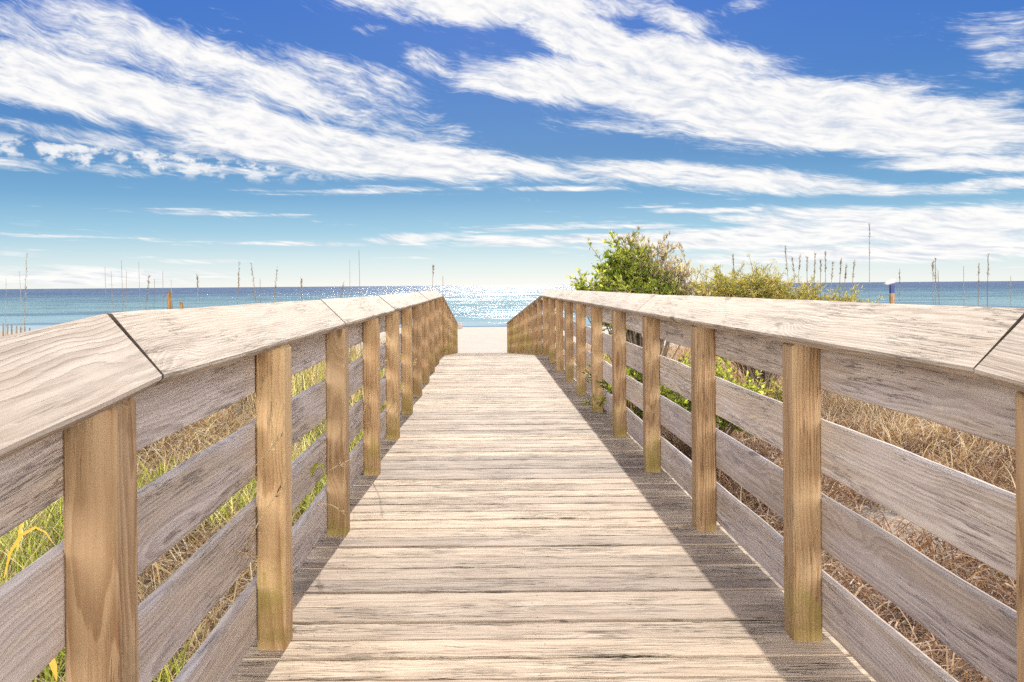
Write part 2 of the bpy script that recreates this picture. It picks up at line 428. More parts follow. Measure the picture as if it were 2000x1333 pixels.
t.link(wc, dif.inputs[0]); t.link(nb, dif.inputs['Normal'])
glo.inputs['Color'].default_value = (.9, .95, 1, 1); t.link(t.mr(ly, 1.93, 2.5, .13, .24), glo.inputs['Roughness']); t.link(nb, glo.inputs['Normal'])
spk = t.m('MULTIPLY', t.mr(t.m('ADD', t.m('ADD', t.m('MULTIPLY', wv, .5), t.m('MULTIPLY', wv2, .32)), t.m('MULTIPLY', wv4, .18)), .49, .56, .008, .16), t.mr(ly, 1.95, 2.7, .10, 1.0))
t.link(spk, mx.inputs[0])
t.link(dif.outputs[0], mx.inputs[1]); t.link(glo.outputs[0], mx.inputs[2]); t.link(mx.outputs[0], mo.inputs[0])

def leaf_mat(name, stops, trans=.45, patchy=None, rough=.6):
    m = bpy.data.materials.new(name); m.use_nodes = True
    t = NT(m.node_tree); t.n.clear()
    mo = t.n.new('ShaderNodeOutputMaterial')
    p = t.n.new('ShaderNodeBsdfPrincipled'); tr = t.n.new('ShaderNodeBsdfTranslucent'); mx = t.n.new('ShaderNodeMixShader')
    r = t.attr('rnd', 'Fac')
    c = t.ramp(r, stops)
    t.link(c, p.inputs['Base Color']); p.inputs['Roughness'].default_value = rough; p.inputs['Specular IOR Level'].default_value = .3
    t.link(t.v('MULTIPLY', c, (1.25, 1.25, .9)), tr.inputs['Color'])
    mx.inputs[0].default_value = trans
    t.link(p.outputs[0], mx.inputs[1]); t.link(tr.outputs[0], mx.inputs[2]); t.link(mx.outputs[0], mo.inputs[0])
    return m
M_straw = leaf_mat('dry_grass', [(0, (.16, .085, .04)), (.3, (.30, .19, .10)), (.6, (.46, .33, .19)), (1, (.62, .50, .33))], .35)
M_rust = leaf_mat('rusty_dry_grass', [(0, (.11, .05, .025)), (.35, (.25, .125, .065)), (.7, (.42, .26, .15)), (1, (.60, .46, .31))], .3)
M_green = leaf_mat('green_grass', [(0, (.11, .14, .02)), (.35, (.27, .32, .045)), (.65, (.46, .47, .10)), (1, (.72, .64, .32))], .5)
M_yellow = leaf_mat('yellow_blade', [(0, (.50, .30, .05)), (1, (.62, .42, .10))], .35)
M_leaf = leaf_mat('bush_leaf', [(0, (.07, .10, .012)), (.4, (.20, .25, .025)), (.75, (.38, .41, .05)), (1, (.56, .54, .14))], .55)
M_pink = leaf_mat('seeding_twig', [(0, (.22, .16, .09)), (.5, (.42, .33, .19)), (1, (.60, .50, .36))], .4)
M_gold = leaf_mat('golden_shrub_leaf', [(0, (.12, .12, .02)), (.35, (.28, .27, .04)), (.7, (.48, .40, .08)), (1, (.60, .44, .18))], .5)
M_stalk = leaf_mat('sea_oat_stalk', [(0, (.14, .105, .075)), (1, (.34, .27, .19))], .2)
M_twig, t, p = new_mat('twig_bark'); p.inputs['Base Color'].default_value = (.17, .125, .085, 1); p.inputs['Roughness'].default_value = .9

# ------------------------------------------------------------------ terrain, sea
def smooth(a, b, x):
    q = np.clip((x - a) / (b - a), 0, 1); return q * q * (3 - 2 * q)
_py = [-400, -5, 0, 12, 20, 28.4, 45, 91, 140, 400, 30000]
_pz = [-.3, -.45, -.5, -.55, -.86, -1.25, -2.0, -3.5, -6, -12, -60]
_wx = rng.uniform(0, 6.28, 10)
def ground_z(x, y):
    x = np.asarray(x, float); y = np.asarray(y, float)
    z = np.interp(y, _py, _pz)
    off = smooth(1.2, 4.0, np.abs(x - .2)) * (1 - smooth(30, 60, y))
    d = (np.sin(x * .9 + y * .35 + _wx[0]) * .09 + np.sin(x * .37 - y * .62 + _wx[1]) * .12 + np.sin(x * 1.7 + y * 1.3 + _wx[2]) * .05
         + np.sin(x * .13 + y * .21 + _wx[3]) * .15)
    z = z + off * d
    z = z + 0.62 * np.exp(-(((x + 13.2) / 3.0) ** 2 + ((y - 22) / 3.0) ** 2))
    z = z + 0.02 * np.sin(x * 4.1 + y * 2.3) * off
    return z
def graded(lo, hi, mid0, mid1, step, g=1.22):
    a = list(np.arange(mid0, mid1 + 1e-6, step)); s_ = step; x = mid1
    while x < hi: s_ *= g; x += s_; a.append(min(x, hi))
    s_ = step; x = mid0; b = []
    while x > lo: s_ *= g; x -= s_; b.append(max(x, lo))
    return np.array(b[::-1] + a)
gx_ = graded(-30000, 30000, -16, 16, .25); gy_ = graded(-400, 30000, -2, 40, .25)
XX, YY = np.meshgrid(gx_, gy_)
ZZ = ground_z(XX, YY)
nx, ny = len(gx_), len(gy_)
vv = np.stack([XX, YY, ZZ], -1).reshape(-1, 3)
ii = np.arange(nx * ny).reshape(ny, nx)
ff = np.stack([ii[:-1, :-1], ii[:-1, 1:], ii[1:, 1:], ii[1:, :-1]], -1).reshape(-1, 4)
ground = mesh_obj('sand_ground', vv, ff, M_sand, smooth=True); ground['kind'] = 'structure'
SEA = -3.5
sea = mesh_obj('sea', [(-30000, 80, SEA), (30000, 80, SEA), (30000, 30000, SEA), (-30000, 30000, SEA)], [(0, 1, 2, 3)], M_sea); sea['kind'] = 'structure'

# ------------------------------------------------------------------ boardwalk deck
Y0, YB, YR, YE = -1.6, 1.70, 14.1, 28.5
def deck_z(y):
    if y < YB: return -.075 * (YB - y)
    if y <= YR: return 0.0
    return -1.17 * (y - YR) / 14.3
def veer(y):
    return 0.0 if y < YR else -.175 * (y - YR) / 14.3
XL, XR = -.682, 1.078
walk = empty('boardwalk', (.2, 6.0, -.2), 'weathered wooden boardwalk of cross planks running out to the sandy beach', 'boardwalk')
wd = Wood(); nails_v, nails_f = [], []
y = Y0
while y < YE:
    pw = random.uniform(.128, .137)
    gap = random.choice((.007, .009, .011, .013, .017))
    yc = y + pw / 2
    z = deck_z(yc) + random.uniform(-.0022, .0022)
    vx = veer(yc)
    e0, e1 = random.uniform(-.012, .012), random.uniform(-.012, .012)
    cr = random.uniform(-.003, .003)
    wd.board((-.86 + vx + e0, yc, z), (1.27 + vx + e1, yc + cr, z + random.uniform(-.001, .001)), (0, 1, (deck_z(yc + .05) - deck_z(yc - .05)) * 10), pw, .036, step=.07, wob=.0018, ch=.003, wobf=4)
    if y < 15:
        for nxp in (-.62, .20, .98):
            for q in (-.035, .035):
                cx, cy, cz = nxp + random.uniform(-.02, .02), yc + q + random.uniform(-.008, .008), z + .0015
                b0 = len(nails_v); rr_ = .0032
                for k in range(6): nails_v.append((cx + rr_ * math.cos(k * 1.047), cy + rr_ * math.sin(k * 1.047), cz + .001))
                nails_v.append((cx, cy, cz + .002))
                for k in range(6): nails_f.append((b0 + k, b0 + (k + 1) % 6, b0 + 6))
    y += pw + gap
wd.build('decking', M_deck, walk)
nl = mesh_obj('nail_heads', nails_v, nails_f, M_nail, walk); nl['kind'] = 'stuff'
for xx in (-.74, .2, 1.14):
    wd = Wood()
    ys = [Y0, YB, YR, YE]
    for a, b in zip(ys[:-1], ys[1:]):
        a2, b2 = a + .001, b - .001
        wd.board((xx + veer(a2), a2, deck_z(a2) - .042), (xx + veer(b2), b2, deck_z(b2) - .042), (-1, 0, 0), .05, .18, step=.6)
    wd.build('stringer', M_dark, walk)

# ------------------------------------------------------------------ railings
CW, CT = .183, .036
TILT = math.atan(1.06)
random.seed(5)
def railing(side, xin, first, spacing, joints, boards_at, label):
    sg = -1 if side == 'L' else 1
    r = empty('railing', (xin + sg * .05, 6.0, 0), label, 'railing', 'railings along the boardwalk')
    # posts
    k = -2; ys = []
    while first + spacing * k < YE - .05:
        ys.append(first + spacing * k); k += 1
    ys.append(YE - .06)
    for yy in ys:
        z = deck_z(yy); xc = xin + sg * .05 + veer(yy) + random.uniform(-.001, .001) + sg * .002
        foot = min(z - .30, float(ground_z(xc, yy)) - .15)
        Wood().post(xc, yy, foot, z + (1.034 if sg < 0 else 1.026) + 1.06 * .05, .10, .10 + random.uniform(-.003, .003), sg * 1.06, rz=R(random.uniform(-1.6, 1.6))).build('post', M_post, r)
    # rail boards on the outer faces
    H = [(.880, .180), (.590, .182), (.316, .180), (.042, .180)]
    for (hb, hw) in H:
        for a, b in zip(boards_at[:-1], boards_at[1:]):
            dz = random.uniform(-.006, .006)
            xa = xin + sg * (.102 + .0) + veer(a); xb = xin + sg * .102 + veer(b)
            za, zb = deck_z(a) + hb + hw / 2 + dz, deck_z(b) + hb + hw / 2 + random.uniform(-.006, .006)
            # top face of the board = the face towards the walk
            p0, p1 = Vector((xa, a + .002, za)), Vector((xb, b - .002, zb))
            if sg < 0: w_ = Wood().board(p0, p1, (0, 0, 1), hw, .036, step=.15, wob=.0022)
            else: w_ = Wood().board(p0, p1, (0, 0, -1), hw, .036, step=.15, wob=.0022)
            w_.build('rail_board', M_board, r)
    # cap boards, tilted inwards
    for i, (a, b) in enumerate(zip(joints[:-1], joints[1:])):
        ja, jb = random.uniform(-.003, .003), random.uniform(-.003, .003)
        if sg < 0 and i == 0: jb = -.0006
        if sg < 0 and i == 1: ja = .0006
        xi = xin - sg * (.010 if sg < 0 else .028)
        W2 = []
        for q, jj in ((a, ja), (b, jb)):
            hi_, lo_ = (50, 39) if sg < 0 else (47, 40)
            tl = R(lo_ + (hi_ - lo_) * max(0, min(1, (6.0 - q) / 4.3)))
            wv_ = Vector((sg * math.cos(tl), 0, math.sin(tl)))
            pq = Vector((xi + veer(q) + jj, q + (1 if q == a else -1) * (.006 if abs(q - 1.7) < .1 else .0035), deck_z(q) + 1.062 + jj)) + wv_ * CW / 2
            W2.append((pq, wv_ if sg < 0 else -wv_))
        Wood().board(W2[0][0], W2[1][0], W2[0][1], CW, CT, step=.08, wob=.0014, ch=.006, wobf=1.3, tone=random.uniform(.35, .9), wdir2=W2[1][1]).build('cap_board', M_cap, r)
    if sg < 0:
        a = at(884, 637, 28.42); b = at(903, 637, 28.42)
        Wood().board((a.x, 28.42, a.z), (b.x, 28.42, b.z), (0, 0, 1), .24, .04, step=.2).build('end_block', M_board, r)
    return r
railing('L', XL, 1.538, 1.252, [Y0, 1.685, 3.97, 6.25, 8.1, 10.3, 12.3, 14.12, 17.7, 21.3, 24.9, 28.6], [Y0, YB, 6.55, 10.3, 14.1, 17.85, 21.6, 25.4, 28.5], 'left hand wooden railing with sloping cap beside the green and dry grass')
railing('R', XR, 1.575, 1.250, [Y0, 1.70, 5.42, 9.0, 11.5, 14.14, 17.7, 21.3, 24.9, 28.6], [Y0, YB, 5.42, 9.23, 14.1, 17.9, 21.7, 25.4, 28.5], 'right hand wooden railing with sloping cap beside the leafy green bush')

# ------------------------------------------------------------------ grasses (ground cover)
def blades(base, length, width, azim, lean, curl, rnd, seg=3, flat=None):
    """numpy strips: every blade is seg quads. lean = start angle from vertical, curl = added angle by the tip"""
    N = len(length)
    n1 = seg + 1
    tt = np.linspace(0, 1, n1)
    ang = lean[:, None] + curl[:, None] * tt[None, :]
    dl = (length / seg)[:, None]
    hx = np.cumsum(np.concatenate([np.zeros((N, 1)), np.sin(ang[:, :-1]) * dl], 1), 1)
    hz = np.cumsum(np.concatenate([np.zeros((N, 1)), np.cos(ang[:, :-1]) * dl], 1), 1)
    ca, sa = np.cos(azim)[:, None], np.sin(azim)[:, None]
    cx = base[:, 0:1] + hx * ca; cy = base[:, 1:2] + hx * sa; cz = base[:, 2:3] + hz
    tw = flat if flat is not None else rng.uniform(-1.2, 1.2, N)
    wx = (-np.sin(azim + tw))[:, None]; wy = (np.cos(azim + tw))[:, None]
    hw = (width[:, None] / 2) * (1 - tt[None, :] ** 2 * .92)
    wz = rng.uniform(-.5, .5, N)[:, None]
    A = np.stack([cx - wx * hw, cy - wy * hw, cz - wz * hw], -1); B = np.stack([cx + wx * hw, cy + wy * hw, cz + wz * hw], -1)
    V = np.stack([A, B], 2).reshape(-1, 3)
    idx = np.arange(N * n1 * 2).reshape(N, n1, 2)
    Fq = np.stack([idx[:, :-1, 0], idx[:, :-1, 1], idx[:, 1:, 1], idx[:, 1:, 0]], -1).reshape(-1, 4)
    return V, Fq, np.repeat(rnd, n1 * 2)
def scatter(n, x0, x1, y0, y1, power=1.6):
    u = rng.random(n); y = y0 + (y1 - y0) * u ** power
    x = rng.uniform(x0, x1, n)
    return x, y
def vnoise(x, y, f, seed):
    return np.array([mnoise.noise(Vector((a * f, b * f, seed))) for a, b in zip(x, y)])
def grass_obj(name, label, cat, mat, sets):
    V, Fq, Rn = [], [], []; o_ = 0
    for s_ in sets:
        v_, f_, r_ = blades(*s_); V.append(v_); Fq.append(f_ + o_); Rn.append(r_); o_ += len(v_)
    o = mesh_obj(name, np.concatenate(V), np.concatenate(Fq), mat, attrs={'rnd': ('FLOAT', np.concatenate(Rn))})
    return tag(o, label, cat, None, 'stuff')
def patch_set(n, x0, x1, y0, y1, L, Wd, lean, curl, keep, power=1.6, lift=.0, tone=(0, 1)):
    x, y = scatter(n, x0, x1, y0, y1, power)
    k = keep(x, y); x, y = x[k], y[k]; n = len(x)
    gz = ground_z(x, y)
    sc_ = 1 + np.clip(y, 0, 30) / 22
    tn = np.clip(rng.uniform(*tone, n) + vnoise(x, y, 1.4, 5) * .45, 0, 1)
    return (np.stack([x, y, gz + rng.uniform(-.02, lift + .001, n)], 1), rng.uniform(*L, n) * sc_ ** .3, rng.uniform(*Wd, n) * sc_, rng.uniform(0, 6.28, n),
            rng.uniform(*lean, n), rng.uniform(*curl, n), tn)
def left_green(x, y):
    v = vnoise(x, y, .55, 2) * .8 - .10 + .5 * np.exp(-(((x + 3.2) / 1.9) ** 2 + ((y - 5.0) / 3.0) ** 2)) - .05
    return v > .06
def not_(fn): return lambda x, y: ~fn(x, y) | (rng.random(len(x)) < .7)
allk = lambda x, y: np.ones(len(x), bool)
def bare(x, y):                       # bare sand patch on the right
    return np.exp(-(((x - 2.85) / .42) ** 2 + ((y - 5.5) / .8) ** 2)) < .35 + .5 * rng.random(len(x))
def right_bare(x, y): return bare(x, y)
grass_obj('dry_grass', 'matted straw coloured dry grass on the dune left of the boardwalk', 'dry grass', M_straw, [
    patch_set(70000, -6.5, -.93, .6, 9, (.10, .34), (.004, .010), (.5, 1.5), (.2, 1.8), not_(left_green), 1.25, .16),
    patch_set(34000, -14, -.93, 7, 27, (.15, .45), (.006, .012), (.3, 1.3), (.2, 1.4), allk, 1.1, .10),
    patch_set(9000, -9, -1.0, 9, 24, (.55, 1.0), (.005, .009), (.0, .45), (.3, 1.3), lambda x, y: vnoise(x, y, .7, 21) > -.15, 1.0, .05),
    patch_set(3500, -6, -.95, .8, 9, (.4, .75), (.004, .008), (.1, .9), (.5, 1.6), allk, 1.2, .05)])
grass_obj('green_grass', 'bright yellow green grass seen through the left railing', 'grass', M_green, [
    patch_set(60000, -6.5, -.95, 1.0, 9, (.18, .42), (.006, .012), (.0, .8), (.2, 1.2), left_green, 1.2, .05),
    patch_set(5000, -8, -1.0, 9, 20, (.45, .85), (.006, .010), (.0, .5), (.3, 1.2), lambda x, y: vnoise(x, y, .6, 31) > .0, 1.0, .05),
    patch_set(16000, -13, -.95, 8, 22, (.25, .5), (.006, .012), (.0, .7), (.2, 1.0), lambda x, y: vnoise(x, y, .4, 9) > .1, 1.1, .05)])
grass_obj('rusty_grass', 'tangled red brown dead grass on the ground right of the boardwalk', 'dry grass', M_rust, [
    patch_set(90000, 1.33, 6.5, .6, 9, (.09, .28), (.004, .010), (.5, 1.6), (.3, 2.2), right_bare, 1.25, .16, (0, .9)),
    patch_set(7000, 1.45, 9, 9, 24, (.5, .9), (.005, .009), (.0, .5), (.3, 1.3), lambda x, y: vnoise(x, y, .7, 41) > -.1, 1.0, .05, (.4, 1)),
    patch_set(30000, 1.33, 15, 7, 27, (.15, .4), (.006, .012), (.3, 1.3), (.3, 1.6), allk, 1.1, .10, (.2, 1))])
grass_obj('pale_grass', 'pale golden dry grass tufts beyond the right railing', 'dry grass', M_straw, [
    patch_set(32000, 2.6, 9.0, 2.5, 13, (.15, .40), (.005, .010), (.1, 1.1), (.3, 1.5), lambda x, y: (x - 1.6) * .9 + vnoise(x, y, .8, 3) * 1.6 > .3 * y * .3 + 1.2, 1.1, .08, (.3, 1))])

# ------------------------------------------------------------------ plants
def tube(V, Fc, pts, r0, r1, n=5):
    b0 = len(V); m = len(pts)
    for i, p_ in enumerate(pts):
        p_ = Vector(p_)
        d = (Vector(pts[min(i + 1, m - 1)]) - Vector(pts[max(i - 1, 0)])).normalized()
        u = d.cross(Vector((.3, .9, .2))).normalized(); v_ = d.cross(u)
        r_ = r0 + (r1 - r0) * i / (m - 1)
        for k in range(n):
            a = 2 * math.pi * k / n
            V.append(tuple(p_ + u * math.cos(a) * r_ + v_ * math.sin(a) * r_))
    for i in range(m - 1):
        for k in range(n):
            k2 = (k + 1) % n
            Fc.append((b0 + i * n + k, b0 + i * n + k2, b0 + (i + 1) * n + k2, b0 + (i + 1) * n + k))
    Fc.append(tuple(b0 + (m - 1) * n + k for k in range(n)))

def leaves_mesh(cent, dirs, length, width, rnd):
    """diamond leaves with a fold; cent (N,3), dirs (N,3)"""
    N = len(cent)
    d = dirs / np.linalg.norm(dirs, axis=1, keepdims=True)
    rv = rng.normal(size=(N, 3)); s_ = np.cross(d, rv); s_ /= np.linalg.norm(s_, axis=1, keepdims=True)
    up = np.cross(s_, d)
    L = length[:, None]; Wd = width[:, None]
    a = cent; b = cent + d * L * .45 + s_ * Wd * .5 + up * Wd * .12; c_ = cent + d * L - up * L * .12; e = cent + d * L * .45 - s_ * Wd * .5 + up * Wd * .12
    V = np.stack([a, b, c_, e], 1).reshape(-1, 3)
    Fq = np.arange(N * 4).reshape(N, 4)
    return V, Fq, np.repeat(rnd, 4)

def grow_bush(root, centre, rad, n_main, sub, leaf_len, leaf_w, per, seed, droop=.0, upb=.6):
    """branches from root out to points spread through an uneven ellipsoid; returns (twigV, twigF, tips)"""
    rs = np.random.default_rng(seed)
    V, Fc, tips = [], [], []
    root = Vector(root); centre = Vector(centre)
    for i in range(n_main):
        d = rs.normal(size=3); d /= np.linalg.norm(d)
        d[2] = abs(d[2]) * .9 - .12
        tgt = centre + Vector((d[0] * rad[0], d[1] * rad[1], d[2] * rad[2])) * rs.uniform(.62, 1.06)
        mid = root.lerp(tgt, .5) + Vector((rs.normal() * .05, rs.normal() * .05, .08 + rs.random() * .08))
        q1 = root.lerp(mid, .5) + Vector((rs.normal() * .02, rs.normal() * .02, .02))
        q2 = mid.lerp(tgt, .5) + Vector((rs.normal() * .04, rs.normal() * .04, .03))
        tube(V, Fc, [root, q1, mid, q2, tgt], .013, .003)
        tips.append((tgt, (tgt - q2)))
        for j in range(sub):
            f_ = rs.uniform(.3, 1)
            s0 = mid.lerp(tgt, f_)
            dd = Vector((rs.normal(), rs.normal(), rs.normal() * .6 + upb)).normalized() * rs.uniform(.10, .24) * (sum(rad) / 3 / .55)
            s1 = s0 + dd
            tube(V, Fc, [s0, s0.lerp(s1, .5) + Vector((0, 0, .01)), s1], .004, .0015, 4)
            tips.append((s1, dd)); tips.append((s0.lerp(s1, .55), dd))
    cent, dirs = [], []
    for (tp, dd) in tips:
        n = rs.integers(int(per * .5), int(per * 1.4) + 1)
        dn = np.array(dd.normalized())
        cent.append(np.array(tp) - dn * rs.random((n, 1)) * .10 + rs.normal(size=(n, 3)) * .012)
        dirs.append(dn[None, :] * .7 + rs.normal(size=(n, 3)) * .75 + np.array([0, 0, .25]))
    cent = np.concatenate(cent); dirs = np.concatenate(dirs)
    return V, Fc, cent, dirs

def bush(name, label, cat, root, centre, rad, n_main, sub, leaf_len, leaf_w, per, seed, mat, mat2=None, split=None, group=None):
    root = (root[0], root[1], float(ground_z(root[0], root[1])) - .03)
    e = empty(name, root, label, cat, group)
    V, Fc, cent, dirs = grow_bush(root, centre, rad, n_main, sub, leaf_len, leaf_w, per, seed)
    mesh_obj('branches', V, Fc, M_twig, e)
    N = len(cent)
    clump = vnoise(cent[:, 0] + cent[:, 2], cent[:, 1] + cent[:, 2] * .7, 5.0, seed) * .5
    rn = np.clip(rng.uniform(.1, .95, N) + clump, 0, 1)
    ln = rng.uniform(.7, 1.25, N) * leaf_len; wd_ = rng.uniform(.7, 1.25, N) * leaf_w
    if split is None:
        v_, f_, r_ = leaves_mesh(cent, dirs, ln, wd_, rn)
        mesh_obj('foliage', v_, f_, mat, e, attrs={'rnd': ('FLOAT', r_)})
    else:
        k = split(cent)
        v_, f_, r_ = leaves_mesh(cent[~k], dirs[~k], ln[~k], wd_[~k], rn[~k]); mesh_obj('foliage', v_, f_, mat, e, attrs={'rnd': ('FLOAT', r_)})
        v_, f_, r_ = leaves_mesh(cent[k], dirs[k] * np.array([.5, .5, 1]) + np.array([0, 0, .5]), ln[k] * .9, wd_[k] * .75, rn[k])
        s_ = mesh_obj('seed_plumes', v_, f_, mat2, e, attrs={'rnd': ('FLOAT', r_)}); s_['label'] = 'faded pinkish plumes on the upper right'  # pinkish seed plumes of the bush, built from leaf shapes
    return e

# tall green bush standing over the railing
bush('bush', 'tall leafy green bush with faded pinkish plumes rising above the right railing', 'bush', (2.15, 10.6), (2.08, 10.6, 1.14), (.78, .62, .88), 95, 11, .070, .030, 9, 3,
     M_leaf, M_pink, lambda c: ((c[:, 0] - 2.10) * 1.1 + (c[:, 2] - 1.35) * 1.0 + rng.normal(size=len(c)) * .18 > .27))
bush('bush', 'low bright green bush directly behind the slats of the right railing', 'bush', (2.05, 7.3), (1.98, 7.2, .16), (.50, .95, .50), 38, 8, .05, .024, 9, 5, M_leaf)
bush('bush', 'small leafy bush poking green sprigs through the far slats of the right railing', 'bush', (1.5, 8.0), (1.45, 8.1, .12), (.40, .95, .48), 26, 6, .048, .022, 8, 8, M_leaf)
bush('bush', 'broad golden green feathery bush on the dune between the tall bush and the sea oats', 'bush', (4.25, 12.0), (3.95, 12.0, .80), (1.05, .9, .80), 150, 14, .065, .010, 14, 12, M_gold)
bush('bush', 'low tawny bush sloping down at the right end of the golden green one', 'bush', (5.2, 12.2), (5.20, 12.2, .70), (.85, .6, .62), 80, 12, .055, .009, 12, 14, M_gold)
bush('bush', 'small orange tinged bush in dry grass just left of the nearest full height right post', 'bush', (3.2, 8.9), (3.2, 8.9, -.1), (.5, .5, .32), 20, 6, .045, .014, 8, 17, M_gold)

# sea oats: thin stalks, some with drooping seed heads
def sea_oat(px, top, Y, lean, head, label, group):
    tp = at(px, top, Y)
    gzv = float(ground_z(tp.x - lean, Y))
    b = Vector((tp.x - lean, Y, gzv - .02))
    e = empty('sea_oat', b, label, 'sea oat', group)
    V, Fc = [], []
    pts = []
    for i in range(7):
        f_ = i / 6
        pts.append(b.lerp(tp, f_) + Vector(((f_ ** 2 - f_) * lean * .9, 0, 0)))
    r_ = .0024 * Y / 6
    tube(V, Fc, pts, r_ * 1.3, r_ * .7, 4)
    mesh_obj('stem', V, Fc, M_stalk, e, attrs={'rnd': ('FLOAT', np.full(len(V), random.random()))})
    if head:
        n = 34
        hl = 1.5 * head * (tp.z - b.z) 
        d = (pts[-1] - pts[-3]).normalized()
        tpos = np.array([np.array(tp - d * (hl * random.random() ** 1.1)) for _ in range(n)])
        dirs = np.array([[random.gauss(0, .2) + lean * 1.5, random.gauss(0, .2), random.uniform(.4, 1.0)] for _ in range(n)])
        v_, f_, r2 = leaves_mesh(tpos, dirs, np.full(n, .030 * Y / 7), np.full(n, .006 * Y / 7), rng.random(n))
        mesh_obj('seed_head', v_, f_, M_stalk, e, attrs={'rnd': ('FLOAT', r2)})
    # two curled dry leaves low on the stalk
    for q in range(2):
        k = 5
        bs = np.array([[b.x, b.y, b.z + .05 + .1 * q]])
        v_, f_, r3 = blades(bs, np.array([.45]), np.array([.007]), np.array([random.uniform(0, 6.28)]), np.array([.25]), np.array([1.6]), np.array([.5]), 5)
        mesh_obj('leaf', v_, f_, M_straw, e, attrs={'rnd': ('FLOAT', r3)})
GL = 'sea oats standing on the dune left of the boardwalk'
GR = 'sea oats standing on the dune right of the boardwalk'
oats_L = [(12, 545, 8.5, .02, 0), (38, 530, 8, -.05, .0), (52, 500, 5.5, .05, .16), (205, 522, 8, -.02, 0), (217, 530, 9, -.04, 0), (237, 508, 7, -.03, .0), (247, 530, 9, .02, 0), (271, 512, 8, -.02, 0),
          (291, 540, 9, .10, .12), (302, 545, 10, .03, 0), (318, 530, 9, 0, 0), (334, 545, 9, -.02, 0), (386, 540, 10, 0, .07), (467, 512, 8, .05, .10), (491, 515, 7, -.14, .12), (508, 545, 10, 0, 0),
          (541, 525, 7.5, .12, .12), (589, 545, 9, 0, .09), (671, 552, 7, .22, .12), (683, 508, 9.5, 0, 0), (701, 488, 9.5, -.02, 0), (846, 522, 13, .05, .05), (865, 540, 14, 0, 0)]
words_L = ['short faint', 'left leaning', 'dark tasselled', 'fine straight', 'slightly bent', 'tall thin', 'thin low', 'slender bare', 'tufted', 'faint bare', 'slim upright', 'wispy', 'short dark tipped', 'tall brown',
           'dark tipped backward leaning', 'barely visible', 'dark tipped forward leaning', 'short plumed', 'steeply leaning dark', 'tall bare', 'tallest hair thin', 'faint leaning', 'tiny faint']
place_L = ['at the far left edge', 'left of the tasselled one', 'over the slat fence', 'above the mitred cap joint', 'just right of the mitred cap joint', 'between the mitred joint and the brown stump', 'next to the tall thin one',
           'midway to the tall brown stump', 'left of the tall brown stump', 'close to the tall brown stump', 'directly before the tall brown stump', 'over the tall brown stump', 'right of the short brown stump',
           'left of the pair with dark tips', 'first of the dark tipped pair', 'between the dark tipped pair', 'second of the dark tipped pair', 'over the left cap just before the third left post', 'touching the left cap at the glitter edge',
           'left of the tallest stalk', 'before the bright horizon', 'over the far left railing posts', 'at the far end of the left railing']
for (o_, wd_, pl) in zip(oats_L, words_L, place_L):
    sea_oat(*o_, f'{wd_} sea oat stalk {pl}', GL)
oats_R = [(1432, 500, 12, -.05, .08), (1534, 484, 10, -.10, .10), (1548, 505, 10.5, -.12, .06), (1562, 500, 10.5, .08, .06), (1576, 505, 11, .0, .06), (1592, 496, 10.5, .06, .08), (1603, 512, 11, .03, .05),
          (1612, 494, 10.5, 0, .08), (1626, 515, 10.5, .08, .07), (1642, 508, 10.5, .06, .07), (1652, 520, 11, .08, .06), (1668, 512, 10.5, .10, .07), (1698, 438, 7, .01, .10), (1757, 530, 9, .02, .10),
          (1822, 512, 9, 0, .06), (1827, 504, 10, .01, .10), (1832, 528, 9, -.03, 0), (1882, 520, 10, 0, 0), (1912, 518, 8.5, .03, .08), (1930, 500, 9, .03, .08), (1974, 540, 8, 0, 0)]
words_R = ['dark forked', 'tall leaning', 'fine', 'bent', 'slim', 'dark tipped', 'short', 'tall plumed', 'thin', 'upright', 'light', 'outermost leaning', 'very tall dark', 'short dark', 'faint', 'tallest', 'low', 'lone faint', 'leaning', 'tall pale', 'short lone']
place_R = ['over the golden bush', 'at the left of the fan of stalks', 'second from the left in the fan of stalks', 'third from the left in the fan of stalks', 'fourth from the left in the fan of stalks', 'fifth from the left in the fan of stalks',
           'sixth from the left in the fan of stalks', 'at the middle of the fan of stalks', 'just right of the middle of the fan', 'fourth from the right in the fan of stalks', 'third from the right in the fan of stalks', 'at the right of the fan of stalks',
           'standing alone left of the blue topped post', 'just right of the blue topped post', 'left in the trio before the sea', 'centre of the trio before the sea', 'right in the trio before the sea', 'between the trio and the pale pair',
           'left of the pale pair', 'right of the pale pair', 'at the far right edge']
for (o_, wd_, pl) in zip(oats_R, words_R, place_R):
    sea_oat(*o_, f'{wd_} sea oat stalk {pl}', GR)

